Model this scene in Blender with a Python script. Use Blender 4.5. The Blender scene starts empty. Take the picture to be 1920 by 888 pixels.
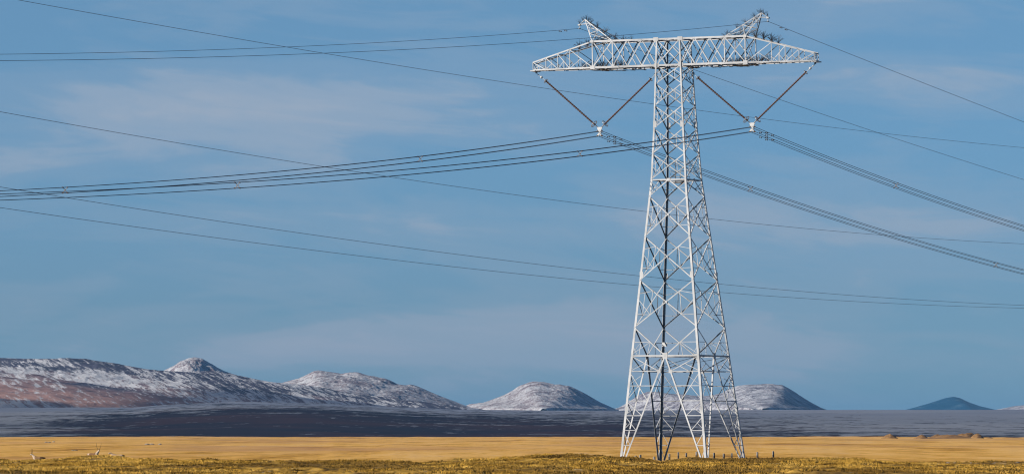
import bpy, math, random
import numpy as np
from mathutils import Vector, Matrix
R = math.radians
random.seed(7)
rng = np.random.default_rng(11)
scene = bpy.context.scene
C = scene.collection

# ------------------------------------------------------------------ camera
F = 10000.0        # focal length in photo pixels (photo 1920 wide)
EYE = 2.7          # eye height above the grassland
HZ = 812.0         # eye level in the photo
cd = bpy.data.cameras.new('camera')
cam = bpy.data.objects.new('camera', cd); C.objects.link(cam)
cd.sensor_width = 36.0
cd.lens = F / 1920 * 36
cd.shift_y = (HZ - 444) / 1920
cd.clip_start = 1.0; cd.clip_end = 200000
cam.location = (0, 0, EYE); cam.rotation_euler = (R(90), 0, 0)
scene.camera = cam

# ------------------------------------------------------------------ light
ELEV, PHI = R(24), R(22)
S = Vector((-math.cos(PHI) * math.cos(ELEV), -math.sin(PHI) * math.cos(ELEV), math.sin(ELEV)))   # towards the sun
sd = bpy.data.lights.new('sun', 'SUN'); sun = bpy.data.objects.new('sun', sd); C.objects.link(sun)
sd.energy = 5.0; sd.angle = R(0.5); sd.color = (1.0, 0.93, 0.83)
sun.rotation_euler = S.to_track_quat('Z', 'Y').to_euler()
world = bpy.data.worlds.new('World'); scene.world = world; world.use_nodes = True
wn = world.node_tree; wn.nodes.clear()
def N(nt, typ, **kw):
    n = nt.nodes.new(typ)
    for k, v in kw.items():
        if isinstance(v, (int, float, tuple, list)) and k in n.inputs: n.inputs[k].default_value = v
        else: setattr(n, k, v)
    return n
def L(nt, a, b): nt.links.new(a, b)
def math_(nt, op, a, b=None, clamp=False):
    n = nt.nodes.new('ShaderNodeMath'); n.operation = op; n.use_clamp = clamp
    for i, v in enumerate((a, b)):
        if v is None: continue
        if isinstance(v, (int, float)): n.inputs[i].default_value = v
        else: nt.links.new(v, n.inputs[i])
    return n.outputs[0]
def ramp(nt, src, stops, interp='LINEAR'):
    n = nt.nodes.new('ShaderNodeValToRGB'); n.color_ramp.interpolation = interp
    el = n.color_ramp.elements
    while len(el) > 1: el.remove(el[0])
    el[0].position = stops[0][0]
    for i, (p, c) in enumerate(stops):
        e = el[0] if i == 0 else el.new(p)
        e.color = c if len(c) == 4 else (*c, 1)
    if src is not None: nt.links.new(src, n.inputs[0])
    return n.outputs[0]
def g(v): return (v, v, v, 1)
def mixc(nt, fac, a, b):
    n = nt.nodes.new('ShaderNodeMix'); n.data_type = 'RGBA'; n.blend_type = 'MIX'; n.clamp_factor = True
    for s, v in ((n.inputs[0], fac), (n.inputs[6], a), (n.inputs[7], b)):
        if isinstance(v, (int, float)): s.default_value = v
        elif isinstance(v, (tuple, list)): s.default_value = (*v, 1) if len(v) == 3 else v
        else: nt.links.new(v, s)
    return n.outputs[2]
def noise(nt, vec, scale, detail=4, rough=0.55, mapping=None, dist=0.0, loc=(0, 0, 0)):
    if mapping is not None:
        if len(mapping) > 1:                           # turn first, then stretch
            r = nt.nodes.new('ShaderNodeMapping'); r.inputs['Rotation'].default_value = mapping[1]; nt.links.new(vec, r.inputs[0]); vec = r.outputs[0]
        m = nt.nodes.new('ShaderNodeMapping'); m.inputs['Scale'].default_value = mapping[0]
        m.inputs['Location'].default_value = loc
        nt.links.new(vec, m.inputs[0]); vec = m.outputs[0]
    n = nt.nodes.new('ShaderNodeTexNoise'); n.inputs['Scale'].default_value = scale
    n.inputs['Detail'].default_value = detail; n.inputs['Roughness'].default_value = rough
    n.inputs['Distortion'].default_value = dist
    nt.links.new(vec, n.inputs['Vector'])
    return n.outputs[0]

sky = N(wn, 'ShaderNodeTexSky', sky_type='NISHITA', sun_disc=False)
sky.sun_elevation = ELEV
sky.sun_rotation = math.atan2(S.x, S.y)
sky.altitude = 4500; sky.air_density = 1.0; sky.dust_density = 0.3; sky.ozone_density = 2.0
bg = N(wn, 'ShaderNodeBackground'); bg.inputs[1].default_value = 0.064
wo = N(wn, 'ShaderNodeOutputWorld')
tc = N(wn, 'ShaderNodeTexCoord'); sx = N(wn, 'ShaderNodeSeparateXYZ'); L(wn, tc.outputs['Generated'], sx.inputs[0])
az, el_ = sx.outputs[0], sx.outputs[2]
# thin high cloud veils: soft blobs at bearings and elevations, broken by stretched noise
def blob(px, py, wx, wy, amp):
    a0 = (px - 960) / F; e0 = (HZ - py) / F
    da = math_(wn, 'DIVIDE', math_(wn, 'SUBTRACT', az, a0), wx / F)
    de = math_(wn, 'DIVIDE', math_(wn, 'SUBTRACT', el_, e0), wy / F)
    q = math_(wn, 'ADD', math_(wn, 'MULTIPLY', da, da), math_(wn, 'MULTIPLY', de, de))
    return math_(wn, 'MULTIPLY', math_(wn, 'POWER', 2.718, math_(wn, 'MULTIPLY', q, -1.0)), amp)
cov = None
for b in ((350, 190, 520, 70, .62), (820, 215, 420, 75, .42), (1650, 150, 420, 60, .55), (-100, 300, 400, 60, .30),
          (1150, 430, 900, 45, .30), (500, 395, 500, 30, .18), (1000, 640, 560, 85, .50), (200, 660, 450, 60, .30),
          (1880, 410, 260, 40, .25), (1480, 320, 200, 30, .15), (1700, 20, 500, 40, .25), (300, 600, 400, 45, .2)):
    o = blob(*b); cov = o if cov is None else math_(wn, 'ADD', cov, o)
n1 = noise(wn, tc.outputs['Generated'], 1.0, 5, 0.55, ((11, 1, 38),), 0.6)
n2 = noise(wn, tc.outputs['Generated'], 1.0, 6, 0.6, ((26, 1, 150), (0, R(-5), 0)), 1.2, (3, 0, 7))
nn = math_(wn, 'ADD', math_(wn, 'MULTIPLY', n1, 1.0), math_(wn, 'MULTIPLY', n2, 0.45))
cov = math_(wn, 'ADD', cov, math_(wn, 'MULTIPLY', math_(wn, 'SUBTRACT', nn, 0.69), 2.0), clamp=True)
SKYTINT = (0.54, 0.90, 1.08); CLOUD = (4.9, 6.0, 7.6)
hs = N(wn, 'ShaderNodeMix'); hs.data_type = 'RGBA'; hs.blend_type = 'MULTIPLY'; hs.inputs[0].default_value = 1
L(wn, sky.outputs[0], hs.inputs[6])
L(wn, ramp(wn, math_(wn, 'MULTIPLY', el_, 10.0), [(.08, (.40, .66, .93)), (.30, (.48, .75, 1.0)), (.55, (.52, .86, 1.09)), (.82, (.60, .95, 1.12))]), hs.inputs[7])
cov = ramp(wn, cov, [(.03, g(.12)), (.35, g(.30)), (.68, g(.70)), (1, g(.94))], 'EASE')
skyc = mixc(wn, cov, hs.outputs[2], CLOUD)
deep = ramp(wn, el_, [(0.10, (1, 1, 1)), (0.35, (.50, .55, .66)), (1.0, (.36, .42, .56))])   # sky overhead dimmed below the sky model to weaken ambient fill
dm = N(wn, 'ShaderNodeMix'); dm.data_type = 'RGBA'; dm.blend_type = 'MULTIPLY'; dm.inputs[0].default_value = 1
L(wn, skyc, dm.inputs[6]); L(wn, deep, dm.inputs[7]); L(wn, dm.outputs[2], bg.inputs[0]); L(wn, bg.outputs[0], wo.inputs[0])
scene.view_settings.view_transform = 'Standard'; scene.view_settings.look = 'None'
scene.view_settings.gamma = 1; scene.view_settings.exposure = 0.12
scene.render.engine = 'CYCLES'
scene.cycles.pixel_filter_type = 'BLACKMAN_HARRIS'; scene.cycles.filter_width = 1.15
scene.cycles.max_bounces = 6; scene.cycles.diffuse_bounces = 0; scene.cycles.volume_bounces = 0; scene.cycles.transparent_max_bounces = 8

# ------------------------------------------------------------------ helpers
def W(px, py, D):                     # photo pixel at distance D -> world point
    return Vector(((px - 960) / F * D, D, EYE + (HZ - py) / F * D))
def mesh_obj(name, verts, faces, mats, parent=None, smooth=False, mi=None):
    me = bpy.data.meshes.new(name)
    me.from_pydata([tuple(v) for v in verts], [], faces)
    for m in (mats if isinstance(mats, (list, tuple)) else [mats]): me.materials.append(m)
    if smooth: me.polygons.foreach_set('use_smooth', [True] * len(me.polygons))
    if mi is not None: me.polygons.foreach_set('material_index', mi)
    me.update()
    o = bpy.data.objects.new(name, me); C.objects.link(o)
    if parent is not None: o.parent = parent
    return o
def grid_obj(name, X, Y, Z, mats, smooth=True, mi=None):
    """X, Y, Z arrays [rows, cols] as one sheet"""
    r, c = X.shape
    co = np.stack([X, Y, Z], -1).reshape(-1, 3).astype(np.float32)
    i = np.arange(r * c).reshape(r, c)
    q = np.stack([i[:-1, :-1], i[:-1, 1:], i[1:, 1:], i[1:, :-1]], -1).reshape(-1, 4)
    me = bpy.data.meshes.new(name)
    me.vertices.add(len(co)); me.vertices.foreach_set('co', co.ravel())
    me.loops.add(q.size); me.loops.foreach_set('vertex_index', q.ravel().astype(np.int32))
    me.polygons.add(len(q)); me.polygons.foreach_set('loop_start', np.arange(0, q.size, 4, dtype=np.int32))
    me.polygons.foreach_set('loop_total', np.full(len(q), 4, dtype=np.int32))
    for m in (mats if isinstance(mats, (list, tuple)) else [mats]): me.materials.append(m)
    me.polygons.foreach_set('use_smooth', np.full(len(q), smooth))
    me.update(calc_edges=True); me.validate()
    o = bpy.data.objects.new(name, me); C.objects.link(o)
    return o
def tag(o, label=None, cat=None, group=None, kind=None):
    if label: o['label'] = label
    if cat: o['category'] = cat
    if group: o['group'] = group
    if kind: o['kind'] = kind
    return o
def empty(name, loc=(0, 0, 0), rz=0):
    o = bpy.data.objects.new(name, None); C.objects.link(o); o.location = loc; o.rotation_euler = (0, 0, rz)
    o.empty_display_size = 0.2
    return o
def hash2(ix, iy, seed):
    n = (ix.astype(np.int64) * 374761393 + iy.astype(np.int64) * 668265263 + seed * 1442695041) & 0xffffffff
    n = ((n ^ (n >> 13)) * 1274126177) & 0xffffffff
    n = n ^ (n >> 16)
    return (n & 0xffff) / 65535.0
def vnoise(x, y, seed=0):
    x = np.asarray(x, float); y = np.asarray(y, float)
    ix = np.floor(x); iy = np.floor(y); fx = x - ix; fy = y - iy
    fx = fx * fx * (3 - 2 * fx); fy = fy * fy * (3 - 2 * fy)
    a = hash2(ix, iy, seed); b = hash2(ix + 1, iy, seed); c = hash2(ix, iy + 1, seed); d = hash2(ix + 1, iy + 1, seed)
    return (a * (1 - fx) + b * fx) * (1 - fy) + (c * (1 - fx) + d * fx) * fy
def fbm(x, y, seed=0, octv=4, gain=.5):
    s = 0; a = 1; t = 0
    for k in range(octv):
        s = s + a * vnoise(x * 2 ** k + 17.3 * k, y * 2 ** k - 9.1 * k, seed + k); t += a; a *= gain
    return s / t - .5
def sstep(a, b, x):
    t = np.clip((x - a) / (b - a), 0, 1); return t * t * (3 - 2 * t)

# ------------------------------------------------------------------ materials
def pbsdf(name, col=(.5, .5, .5), rough=.8, metal=0.0, spec=0.3):
    m = bpy.data.materials.new(name); m.use_nodes = True
    p = m.node_tree.nodes['Principled BSDF']
    p.inputs['Base Color'].default_value = (*col, 1); p.inputs['Roughness'].default_value = rough
    p.inputs['Metallic'].default_value = metal; p.inputs['Specular IOR Level'].default_value = spec
    return m, m.node_tree, p
def mat_vary(name, c1, c2, scale, rough=.6, metal=0, detail=4, spec=.3, lo=.35, hi=.65, coord='Object'):
    m, nt, p = pbsdf(name, c1, rough, metal, spec)
    t = nt.nodes.new('ShaderNodeTexCoord')
    f = noise(nt, t.outputs[coord], scale, detail)
    L(nt, ramp(nt, f, [(lo, c1), (hi, c2)]), p.inputs['Base Color'])
    return m
M_STEEL = mat_vary('galvanised_steel', (.61, .61, .615), (.38, .385, .39), .8, .45, .0, detail=7, lo=.42, hi=.72)
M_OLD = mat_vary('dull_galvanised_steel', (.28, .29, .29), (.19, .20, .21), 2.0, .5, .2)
M_SPIKE = mat_vary('dark_spring_wire', (.035, .033, .04), (.07, .06, .06), 5, .5, .3)
M_GUARD = mat_vary('dark_weathered_board', (.03, .03, .03), (.25, .24, .22), 3.0, .8)
M_SHED = mat_vary('brown_silicone_shed', (.10, .036, .014), (.14, .055, .022), 8, .45)
M_RING = mat_vary('aluminium_ring', (.45, .45, .46), (.3, .3, .31), 4, .35, .6)
M_WHITE = mat_vary('white_fitting', (.70, .70, .69), (.55, .55, .55), 6, .5)
M_FRAME = mat_vary('tan_spacer_casting', (.34, .27, .22), (.22, .17, .14), 6, .6)
M_WIRE = mat_vary('dark_aluminium_wire', (.035, .05, .09), (.05, .065, .11), .5, .55, .1)
M_WIRE2 = mat_vary('oxidised_wire', (.10, .14, .21), (.13, .17, .24), .5, .6, .1)
M_POST = mat_vary('grey_concrete_post', (.14, .12, .10), (.08, .07, .06), 9, .9)
M_POSTW = mat_vary('white_post_paint', (.34, .31, .28), (.22, .20, .18), 9, .8)
M_SOIL = mat_vary('bare_brown_soil', (.34, .185, .065), (.19, .10, .04), .35, .95, detail=6)
M_STONE = mat_vary('pale_stone', (.46, .38, .30), (.26, .21, .16), 6, .9)

# --- grassland material
def make_grass():
    m, nt, p = pbsdf('dry_grass_ground', (.4, .25, .08), .95, 0, .1)
    ge = nt.nodes.new('ShaderNodeNewGeometry'); P = ge.outputs['Position']
    big = noise(nt, P, 1.0, 5, .55, ((.030, .0026, 1),), .5)
    med = noise(nt, P, 1.0, 5, .6, ((.12, .0085, 1),), .3, (5, 2, 0))
    fine = noise(nt, P, 1.0, 4, .7, ((.7, .03, 1),), 0, (1, 7, 0))
    far = noise(nt, P, 1.0, 5, .6, ((.012, .0022, 1),), .4, (9, 1, 0))
    mixf = math_(nt, 'ADD', math_(nt, 'MULTIPLY', big, .38), math_(nt, 'ADD', math_(nt, 'MULTIPLY', med, .40), math_(nt, 'MULTIPLY', fine, .22)))
    col = ramp(nt, mixf, [(.37, (.26, .125, .025)), (.43, (.55, .285, .05)), (.49, (.78, .44, .105)), (.56, (.86, .52, .18)), (.64, (.60, .34, .13))])
    brown = ramp(nt, far, [(.50, g(0)), (.66, g(.75))])
    col = mixc(nt, brown, col, (.54, .29, .13))
    # pale bare gravel scars
    scar = noise(nt, P, 1.0, 3, .5, ((.14, .012, 1),), .8, (33, 4, 0))
    col = mixc(nt, ramp(nt, scar, [(.69, g(0)), (.76, g(.6))]), col, (.66, .52, .40))
    # near bank: greener, darker turf
    sp = nt.nodes.new('ShaderNodeSeparateXYZ'); L(nt, P, sp.inputs[0])
    near = math_(nt, 'SUBTRACT', 1.0, math_(nt, 'DIVIDE', math_(nt, 'SUBTRACT', sp.outputs[1], 446.0), 14.0), clamp=True)
    nb = noise(nt, P, 1.0, 6, .7, ((.9, .16, 2),), .3, (2, 2, 0))
    turf = ramp(nt, nb, [(.34, (.05, .03, .008)), (.44, (.30, .17, .026)), (.54, (.55, .32, .052)), (.66, (.74, .45, .10))])
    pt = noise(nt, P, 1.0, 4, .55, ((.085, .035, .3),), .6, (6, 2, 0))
    turf = mixc(nt, ramp(nt, pt, [(.48, g(0)), (.57, g(.65))]), turf, (.12, .068, .016))  # large dark colour patches stand in for shade on the humps
    st = noise(nt, P, 1.0, 3, .6, ((.5, .09, 1),), .2, (11, 4, 0))
    stp = noise(nt, P, 1.0, 2, .5, ((3, .8, 1),), .2, (1, 4, 0))
    turf = mixc(nt, math_(nt, 'MULTIPLY', ramp(nt, st, [(.60, g(0)), (.68, g(1))]), ramp(nt, stp, [(.45, g(0)), (.6, g(.7))])), turf, (.50, .42, .30))
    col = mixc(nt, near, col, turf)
    L(nt, col, p.inputs['Base Color'])
    b = nt.nodes.new('ShaderNodeBump'); b.inputs['Strength'].default_value = .5; b.inputs['Distance'].default_value = .25
    L(nt, fine, b.inputs['Height']); L(nt, b.outputs[0], p.inputs['Normal'])
    return m
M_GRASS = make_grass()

def make_plain():
    m, nt, p = pbsdf('snow_dusted_plain', (.08, .05, .05), .95, 0, .1)
    ge = nt.nodes.new('ShaderNodeNewGeometry'); P = ge.outputs['Position']
    sp = nt.nodes.new('ShaderNodeSeparateXYZ'); L(nt, P, sp.inputs[0])
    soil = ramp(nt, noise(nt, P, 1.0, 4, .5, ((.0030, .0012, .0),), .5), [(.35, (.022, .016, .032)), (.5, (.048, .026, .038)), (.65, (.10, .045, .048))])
    a = noise(nt, P, 1.0, 7, .66, ((.0052, .0012, .0),), 2.2, (4, 3, 0))
    b = noise(nt, P, 1.0, 6, .72, ((.022, .0040, .0),), 1.2, (1, 5, 0))
    c = noise(nt, P, 1.0, 3, .6, ((.07, .008, 0),), .3, (9, 5, 0))
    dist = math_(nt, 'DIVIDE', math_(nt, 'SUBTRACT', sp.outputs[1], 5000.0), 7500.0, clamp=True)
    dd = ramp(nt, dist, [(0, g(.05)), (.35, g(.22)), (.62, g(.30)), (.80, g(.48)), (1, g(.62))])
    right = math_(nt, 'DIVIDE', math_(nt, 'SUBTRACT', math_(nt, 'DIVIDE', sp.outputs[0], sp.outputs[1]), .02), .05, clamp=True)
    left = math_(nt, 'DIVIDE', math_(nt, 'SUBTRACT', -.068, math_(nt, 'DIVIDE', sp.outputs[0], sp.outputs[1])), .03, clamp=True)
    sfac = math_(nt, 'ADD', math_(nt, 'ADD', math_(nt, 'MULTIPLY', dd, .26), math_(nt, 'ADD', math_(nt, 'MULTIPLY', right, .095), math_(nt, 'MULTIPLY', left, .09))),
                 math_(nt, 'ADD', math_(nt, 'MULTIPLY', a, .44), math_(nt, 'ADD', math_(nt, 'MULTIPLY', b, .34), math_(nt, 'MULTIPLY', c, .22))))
    hx_ = math_(nt, 'DIVIDE', math_(nt, 'ADD', sp.outputs[0], 330.0), 470.0); hy_ = math_(nt, 'DIVIDE', math_(nt, 'SUBTRACT', sp.outputs[1], 7600.0), 2300.0)
    bare = math_(nt, 'SUBTRACT', 1.25, math_(nt, 'ADD', math_(nt, 'MULTIPLY', hx_, hx_), math_(nt, 'MULTIPLY', hy_, hy_)), clamp=True)
    sfac = math_(nt, 'SUBTRACT', sfac, math_(nt, 'MULTIPLY', bare, .050))
    snow = ramp(nt, sfac, [(.560, g(0)), (.592, g(.36)), (.650, g(1))])
    L(nt, mixc(nt, snow, soil, (.80, .80, .84)), p.inputs['Base Color'])
    return m
M_PLAIN = make_plain()

def make_mtn(name, rock, rock2, snow_lo, snow_hi, fs, streak=None, snowcol=(.66, .67, .71), bump=8):
    m, nt, p = pbsdf(name, rock, .9, 0, .1)
    ge = nt.nodes.new('ShaderNodeNewGeometry'); P = ge.outputs['Position']
    a = noise(nt, P, fs, 6, .68)
    b = noise(nt, P, fs * 2.6, 4, .7)
    c = noise(nt, P, fs * .18, 3, .5)
    v = math_(nt, 'ADD', math_(nt, 'MULTIPLY', a, .40), math_(nt, 'ADD', math_(nt, 'MULTIPLY', b, .35), math_(nt, 'MULTIPLY', c, .25)))
    if streak is not None:
        s = noise(nt, P, 1.0, 6, .62, (streak[0], streak[1]), .7, (3, 1, 4))
        s2 = noise(nt, P, 1.0, 5, .7, (tuple(q * 3.2 for q in streak[0]), streak[1]), .5, (8, 1, 4))
        v = math_(nt, 'ADD', math_(nt, 'MULTIPLY', s, .40), math_(nt, 'ADD', math_(nt, 'MULTIPLY', s2, .34), math_(nt, 'MULTIPLY', c, .26)))
        sp = nt.nodes.new('ShaderNodeSeparateXYZ'); L(nt, P, sp.inputs[0])
        v = math_(nt, 'ADD', v, math_(nt, 'MULTIPLY', math_(nt, 'SUBTRACT', sp.outputs[2], 130.0), streak[2]))
    ha = nt.nodes.new('ShaderNodeAttribute'); ha.attribute_name = 'hollow'; v = math_(nt, 'ADD', v, math_(nt, 'MULTIPLY', ha.outputs['Fac'], .08))
    rk = mixc(nt, ramp(nt, c, [(.4, g(0)), (.6, g(1))]), rock, rock2)
    if streak is not None:                             # blue shade painted into rock above and right, reddish earth on low left slopes
        low = math_(nt, 'ADD', math_(nt, 'MULTIPLY', math_(nt, 'SUBTRACT', 125.0, sp.outputs[2]), .016), math_(nt, 'MULTIPLY', math_(nt, 'SUBTRACT', -800.0, sp.outputs[0]), .0016))
        rk = mixc(nt, math_(nt, 'ADD', math_(nt, 'ADD', low, .10), math_(nt, 'MULTIPLY', math_(nt, 'SUBTRACT', c, .5), 3.0), clamp=True), (.075, .075, .115), rk)
    L(nt, mixc(nt, ramp(nt, v, [(snow_lo, g(0)), (snow_hi, g(1))]), rk, snowcol), p.inputs['Base Color'])
    bp = nt.nodes.new('ShaderNodeBump'); bp.inputs['Strength'].default_value = .8; bp.inputs['Distance'].default_value = bump
    L(nt, a, bp.inputs['Height']); L(nt, bp.outputs[0], p.inputs['Normal'])
    return m

# ------------------------------------------------------------------ grassland
CRX = [-1500, -300, 0, 60, 110, 130, 160, 200, 232, 250, 330, 420, 560, 840, 870, 950, 1000, 1040, 1080, 1130, 1165, 1200, 1240, 1262, 1290, 1340, 1420, 1500, 1560, 1620, 1645, 1665, 1740, 1850, 1920, 2200, 3400]
CRY = [862, 864, 863, 864, 861, 857.5, 855.5, 856, 858, 862, 863, 862, 865, 866, 863, 860, 855, 852, 851.5, 853.5, 858, 861, 867, 862, 858.5, 859.5, 861, 860, 861, 862, 865, 867.5, 867, 866, 867, 864, 864]
def ground_z(X, D):
    X = np.asarray(X, float); D = np.asarray(D, float)
    px = 960 + F * X / np.maximum(D, 60)
    Dc = 430 + 26 * fbm(X * .03, X * 0 + .5, 5, 2)
    zc = EYE - (np.interp(px, CRX, CRY) - HZ) / F * 430
    zn = .38 + .10 * fbm(X * .05, D * .02, 8, 2)
    t = np.clip((D - 300) / (Dc - 300), 0, 1)
    z1 = zn + (zc - zn) * (t ** 1.6 * .85 + .15 * t)
    z1 = z1 * (1 - sstep(0, 24, D - Dc))
    near = 1 - sstep(0, 26, D - Dc)
    lump = near * (.34 * fbm(X * .28, D * .07, 21, 3) + .34 * fbm(X * .9, D * .24, 31, 3) + .12 * np.maximum(fbm(X * .12, D * .05, 61, 3), 0) * np.clip(t * 1.5, 0, 1))
    lump = lump * np.where((px > 40) & (px < 260), .45, 1.0)
    far = (1 - near)
    k = np.clip(D / 1000, .4, 3.5)
    und = far * sstep(450, 700, D) * (.50 * k * fbm(X * .025 / k, D * .010 / k, 41, 3) + .17 * k * fbm(X * .14 / k, D * .06 / k, 43, 3))
    tuft = far * .05 * fbm(X * 1.2, D * .25, 51, 2)
    z = z1 + lump + und + tuft
    brow = 3850 + 260 * fbm(X * .002, X * 0, 71, 2)
    z = z - np.maximum(D - brow, 0) * .02
    z = z + sstep(2500, 3800, D) * (.7 * fbm(X * .01, D * 0, 77, 3) + .45 * fbm(X * .09, D * .002, 79, 3))
    ztw = sstep(14, 22, np.hypot(X - 16, (D - 500) * .8))
    return z * (.35 + .65 * ztw) if z.ndim == 0 else np.where(D > 455, z * (.2 + .8 * ztw), z)
ang = np.concatenate([np.linspace(-.42, -.115, 60), np.linspace(-.112, .112, 1150), np.linspace(.115, .42, 60)])
Dn = np.concatenate([np.linspace(-120, 280, 18)[:-1], np.linspace(280, 470, 420), np.geomspace(471, 3700, 420), np.linspace(3710, 4700, 60)])
# a strip of parallel columns near the camera, fanning out with distance
A_, D_ = np.meshgrid(ang, Dn)
X_ = A_ * np.maximum(D_, 250)
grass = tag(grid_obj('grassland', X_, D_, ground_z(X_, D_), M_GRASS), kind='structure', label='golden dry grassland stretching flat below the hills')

# --- snow dusted plain rising behind the brow
RX = [-2500, 0, 250, 330, 450, 600, 740, 860, 1000, 1150, 1400, 1920, 4500]
RY = [765, 763, 763, 757, 752.5, 755.5, 762, 767, 768.5, 768.5, 767.5, 767, 767]
ang = np.concatenate([np.linspace(-.42, -.115, 40), np.linspace(-.112, .112, 700), np.linspace(.115, .42, 40)])
Dn = np.concatenate([np.linspace(3900, 13000, 330), np.geomspace(13100, 60000, 60)])
A_, D_ = np.meshgrid(ang, Dn); X_ = A_ * D_
px = 960 + F * A_
rim = EYE + (HZ - np.interp(px, RX, RY)) / F * 12300
t = np.clip((D_ - 3900) / 8400, 0, 1)
Z_ = -16 + (rim + 16) * (t * .75 + .25 * t ** 2) * 1.0
Z_ += 5.0 * fbm(X_ * .0016, D_ * .0008, 3, 4) * np.sin(math.pi * np.clip(t, 0, 1)) * 2 + 1.2 * fbm(X_ * .01, D_ * .003, 4, 3) * np.clip(t * 4, 0, 1)
Z_ += 7 * np.exp(-((X_ + 330) / 420) ** 2 - ((D_ - 9300) / 1200) ** 2)
Z_ -= np.maximum(D_ - 12300, 0) * .0008
Z_ = np.where(D_ > 12300, np.minimum(Z_, rim) - 8 * sstep(12300, 13500, D_), Z_)
tag(grid_obj('plain', X_, D_, Z_, M_PLAIN), kind='structure', label='dark snow dusted plain in cloud shadow behind the grassland')

# ------------------------------------------------------------------ mountains
def mountain(name, prof, D0, half, label, mat, skew=2.0, big=0.0, base_y=770, peak=None, nx=520, ny=150, gul=1.0, seed=1, gf=1.0, pw=1.0, lean=0.0):
    pxs = np.array([a for a, b in prof], float); pys = np.array([b for a, b in prof], float)
    Xp = (pxs - 960) / F * D0; Zp = EYE + (HZ - pys) / F * D0
    zb = EYE + (HZ - base_y) / F * D0
    if peak is None: peak = pxs[np.argmin(pys)]
    Xc = (peak - 960) / F * D0
    xs = np.linspace(Xp[0], Xp[-1], nx)
    v = np.concatenate([np.linspace(-1, 0, ny), np.linspace(0, 1, 40)[1:]])
    XX, V = np.meshgrid(xs, v)
    YY = D0 + V * half
    wob = 1 + .35 * fbm(XX / half * 2.2, V * 1.5, seed + 40, 3) * (1 - np.abs(V))
    s = np.clip(1 - np.abs(V) * wob, .001, 1) ** pw
    s = 1 - np.sqrt((1 - s) ** 2 + .0025) + .05
    s = np.clip(s, .001, 1)
    Xq = Xc + (XX - Xc) / s ** .8
    xx_ = np.linspace(Xp[0], Xp[-1], 1400); zz_ = np.interp(xx_, Xp, Zp); kk_ = max(3, int(1400 * .012)); ker = np.hanning(2 * kk_ + 1); ker /= ker.sum()
    zs_ = np.convolve(np.pad(zz_, kk_, mode='edge'), ker, 'valid')
    kk2 = max(3, int(1400 * .06)); ker = np.hanning(2 * kk2 + 1); ker /= ker.sum()
    zl_ = np.convolve(np.pad(zz_, kk2, mode='edge'), ker, 'valid')
    w_ = np.exp(-(V / .12) ** 2)                       # the crest keeps every notch, the slopes below are rounder
    hh = ((np.interp(Xq, xx_, zs_, left=zb, right=zb) - zb) * w_ + (np.interp(Xq, xx_, zl_, left=zb, right=zb) - zb) * (1 - w_)) * s
    rel = np.clip(hh / max(1, (Zp.max() - zb)), 0, 1)
    amp = (Zp.max() - zb)
    n = big * (.30 - np.abs(fbm(XX / half * 3.4 + V * 3.2, V * .9, seed + 77, 4, .55)) * 2.2) + .16 * fbm(XX / half * 5 * gf + V * skew, V * 3.0 * gf, seed, 5, .6) + .10 * (-np.abs(fbm(XX / half * 9 * gf, V * 5 * gf, seed + 9, 4)) + .1)
    n2 = .14 * fbm(XX / half * 22 * gf, V * 15 * gf, seed + 5, 4, .65)
    ZZ = zb + hh + amp * gul * (n + n2) * np.sqrt(rel) * (1 - .75 * np.exp(-(V / .07) ** 2)) - 14 * (1 - sstep(0, .06, rel))
    o = grid_obj(name, XX, YY, ZZ, mat)
    at = o.data.attributes.new('hollow', 'FLOAT', 'POINT'); at.data.foreach_set('value', np.clip(-(n + n2) * 3.2, -1, 1).astype(np.float32).ravel())
    return tag(o, kind='structure', label=label)
mA = make_mtn('brown_snow_streaked_slope', (.50, .29, .24), (.30, .20, .20), .475, .525, .010, ((.016, .0022, .13), (0, R(-25), 0), .00022), bump=14)
mB = make_mtn('grey_snowy_rock', (.20, .14, .16), (.26, .20, .21), .445, .535, .085, bump=8)
mC = make_mtn('grey_snowy_rock_far', (.14, .11, .14), (.19, .15, .18), .45, .54, .085, bump=8)
mD = make_mtn('shade_tinted_far_rock', (.0, .05, .11), (.0, .06, .13), .555, .60, .05, snowcol=(.22, .30, .36))  # cloud shade and blue haze put into the rock and snow colours
mountain('mountain', [(-1500, 740), (-900, 705), (-420, 682), (-150, 671), (0, 674), (70, 674.5), (110, 676), (170, 676), (215, 683), (260, 690), (300, 695), (345, 697), (400, 697), (440, 703), (500, 714), (545, 719), (600, 726), (640, 736), (700, 743), (760, 750), (830, 757), (900, 765), (960, 770)],
         14600, 2600, 'broad brown mountain ridge streaked with snow, filling the left horizon', mA, peak=130, nx=1100, ny=260, gul=1.25, seed=3, gf=1.2, skew=5.0, big=.26)
mountain('mountain', [(270, 712), (305, 694), (325, 685), (340, 676), (352, 671), (366, 668.5), (380, 671), (395, 680), (415, 692), (432, 699), (470, 712), (520, 735), (600, 770)],
         18500, 900, 'rounded snowy cone rising behind the broad left ridge', mB, seed=12)
mountain('mountain', [(440, 770), (500, 725), (532, 715), (560, 709), (575, 703), (590, 695), (598, 693.5), (615, 696), (640, 700), (655, 697.5), (672, 697.5), (690, 703), (705, 705), (725, 709), (745, 718), (762, 721), (770, 719), (782, 723), (810, 735), (845, 749), (880, 762), (900, 770)],
         17500, 1300, 'long double topped snowy mountain between the ridge and the round hill', mB, peak=650, seed=22)
mountain('mountain', [(850, 771), (880, 757), (905, 754.5), (925, 748), (945, 741), (960, 733), (975, 723), (990, 717), (1003, 714.5), (1020, 715.5), (1032, 718), (1042, 720), (1050, 718.5), (1060, 721), (1068, 722), (1085, 730), (1105, 741), (1125, 753), (1150, 764), (1175, 772)],
         19000, 1200, 'isolated round snowy hill left of the steel tower', mB, peak=1015, seed=33, gul=1.2)
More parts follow.
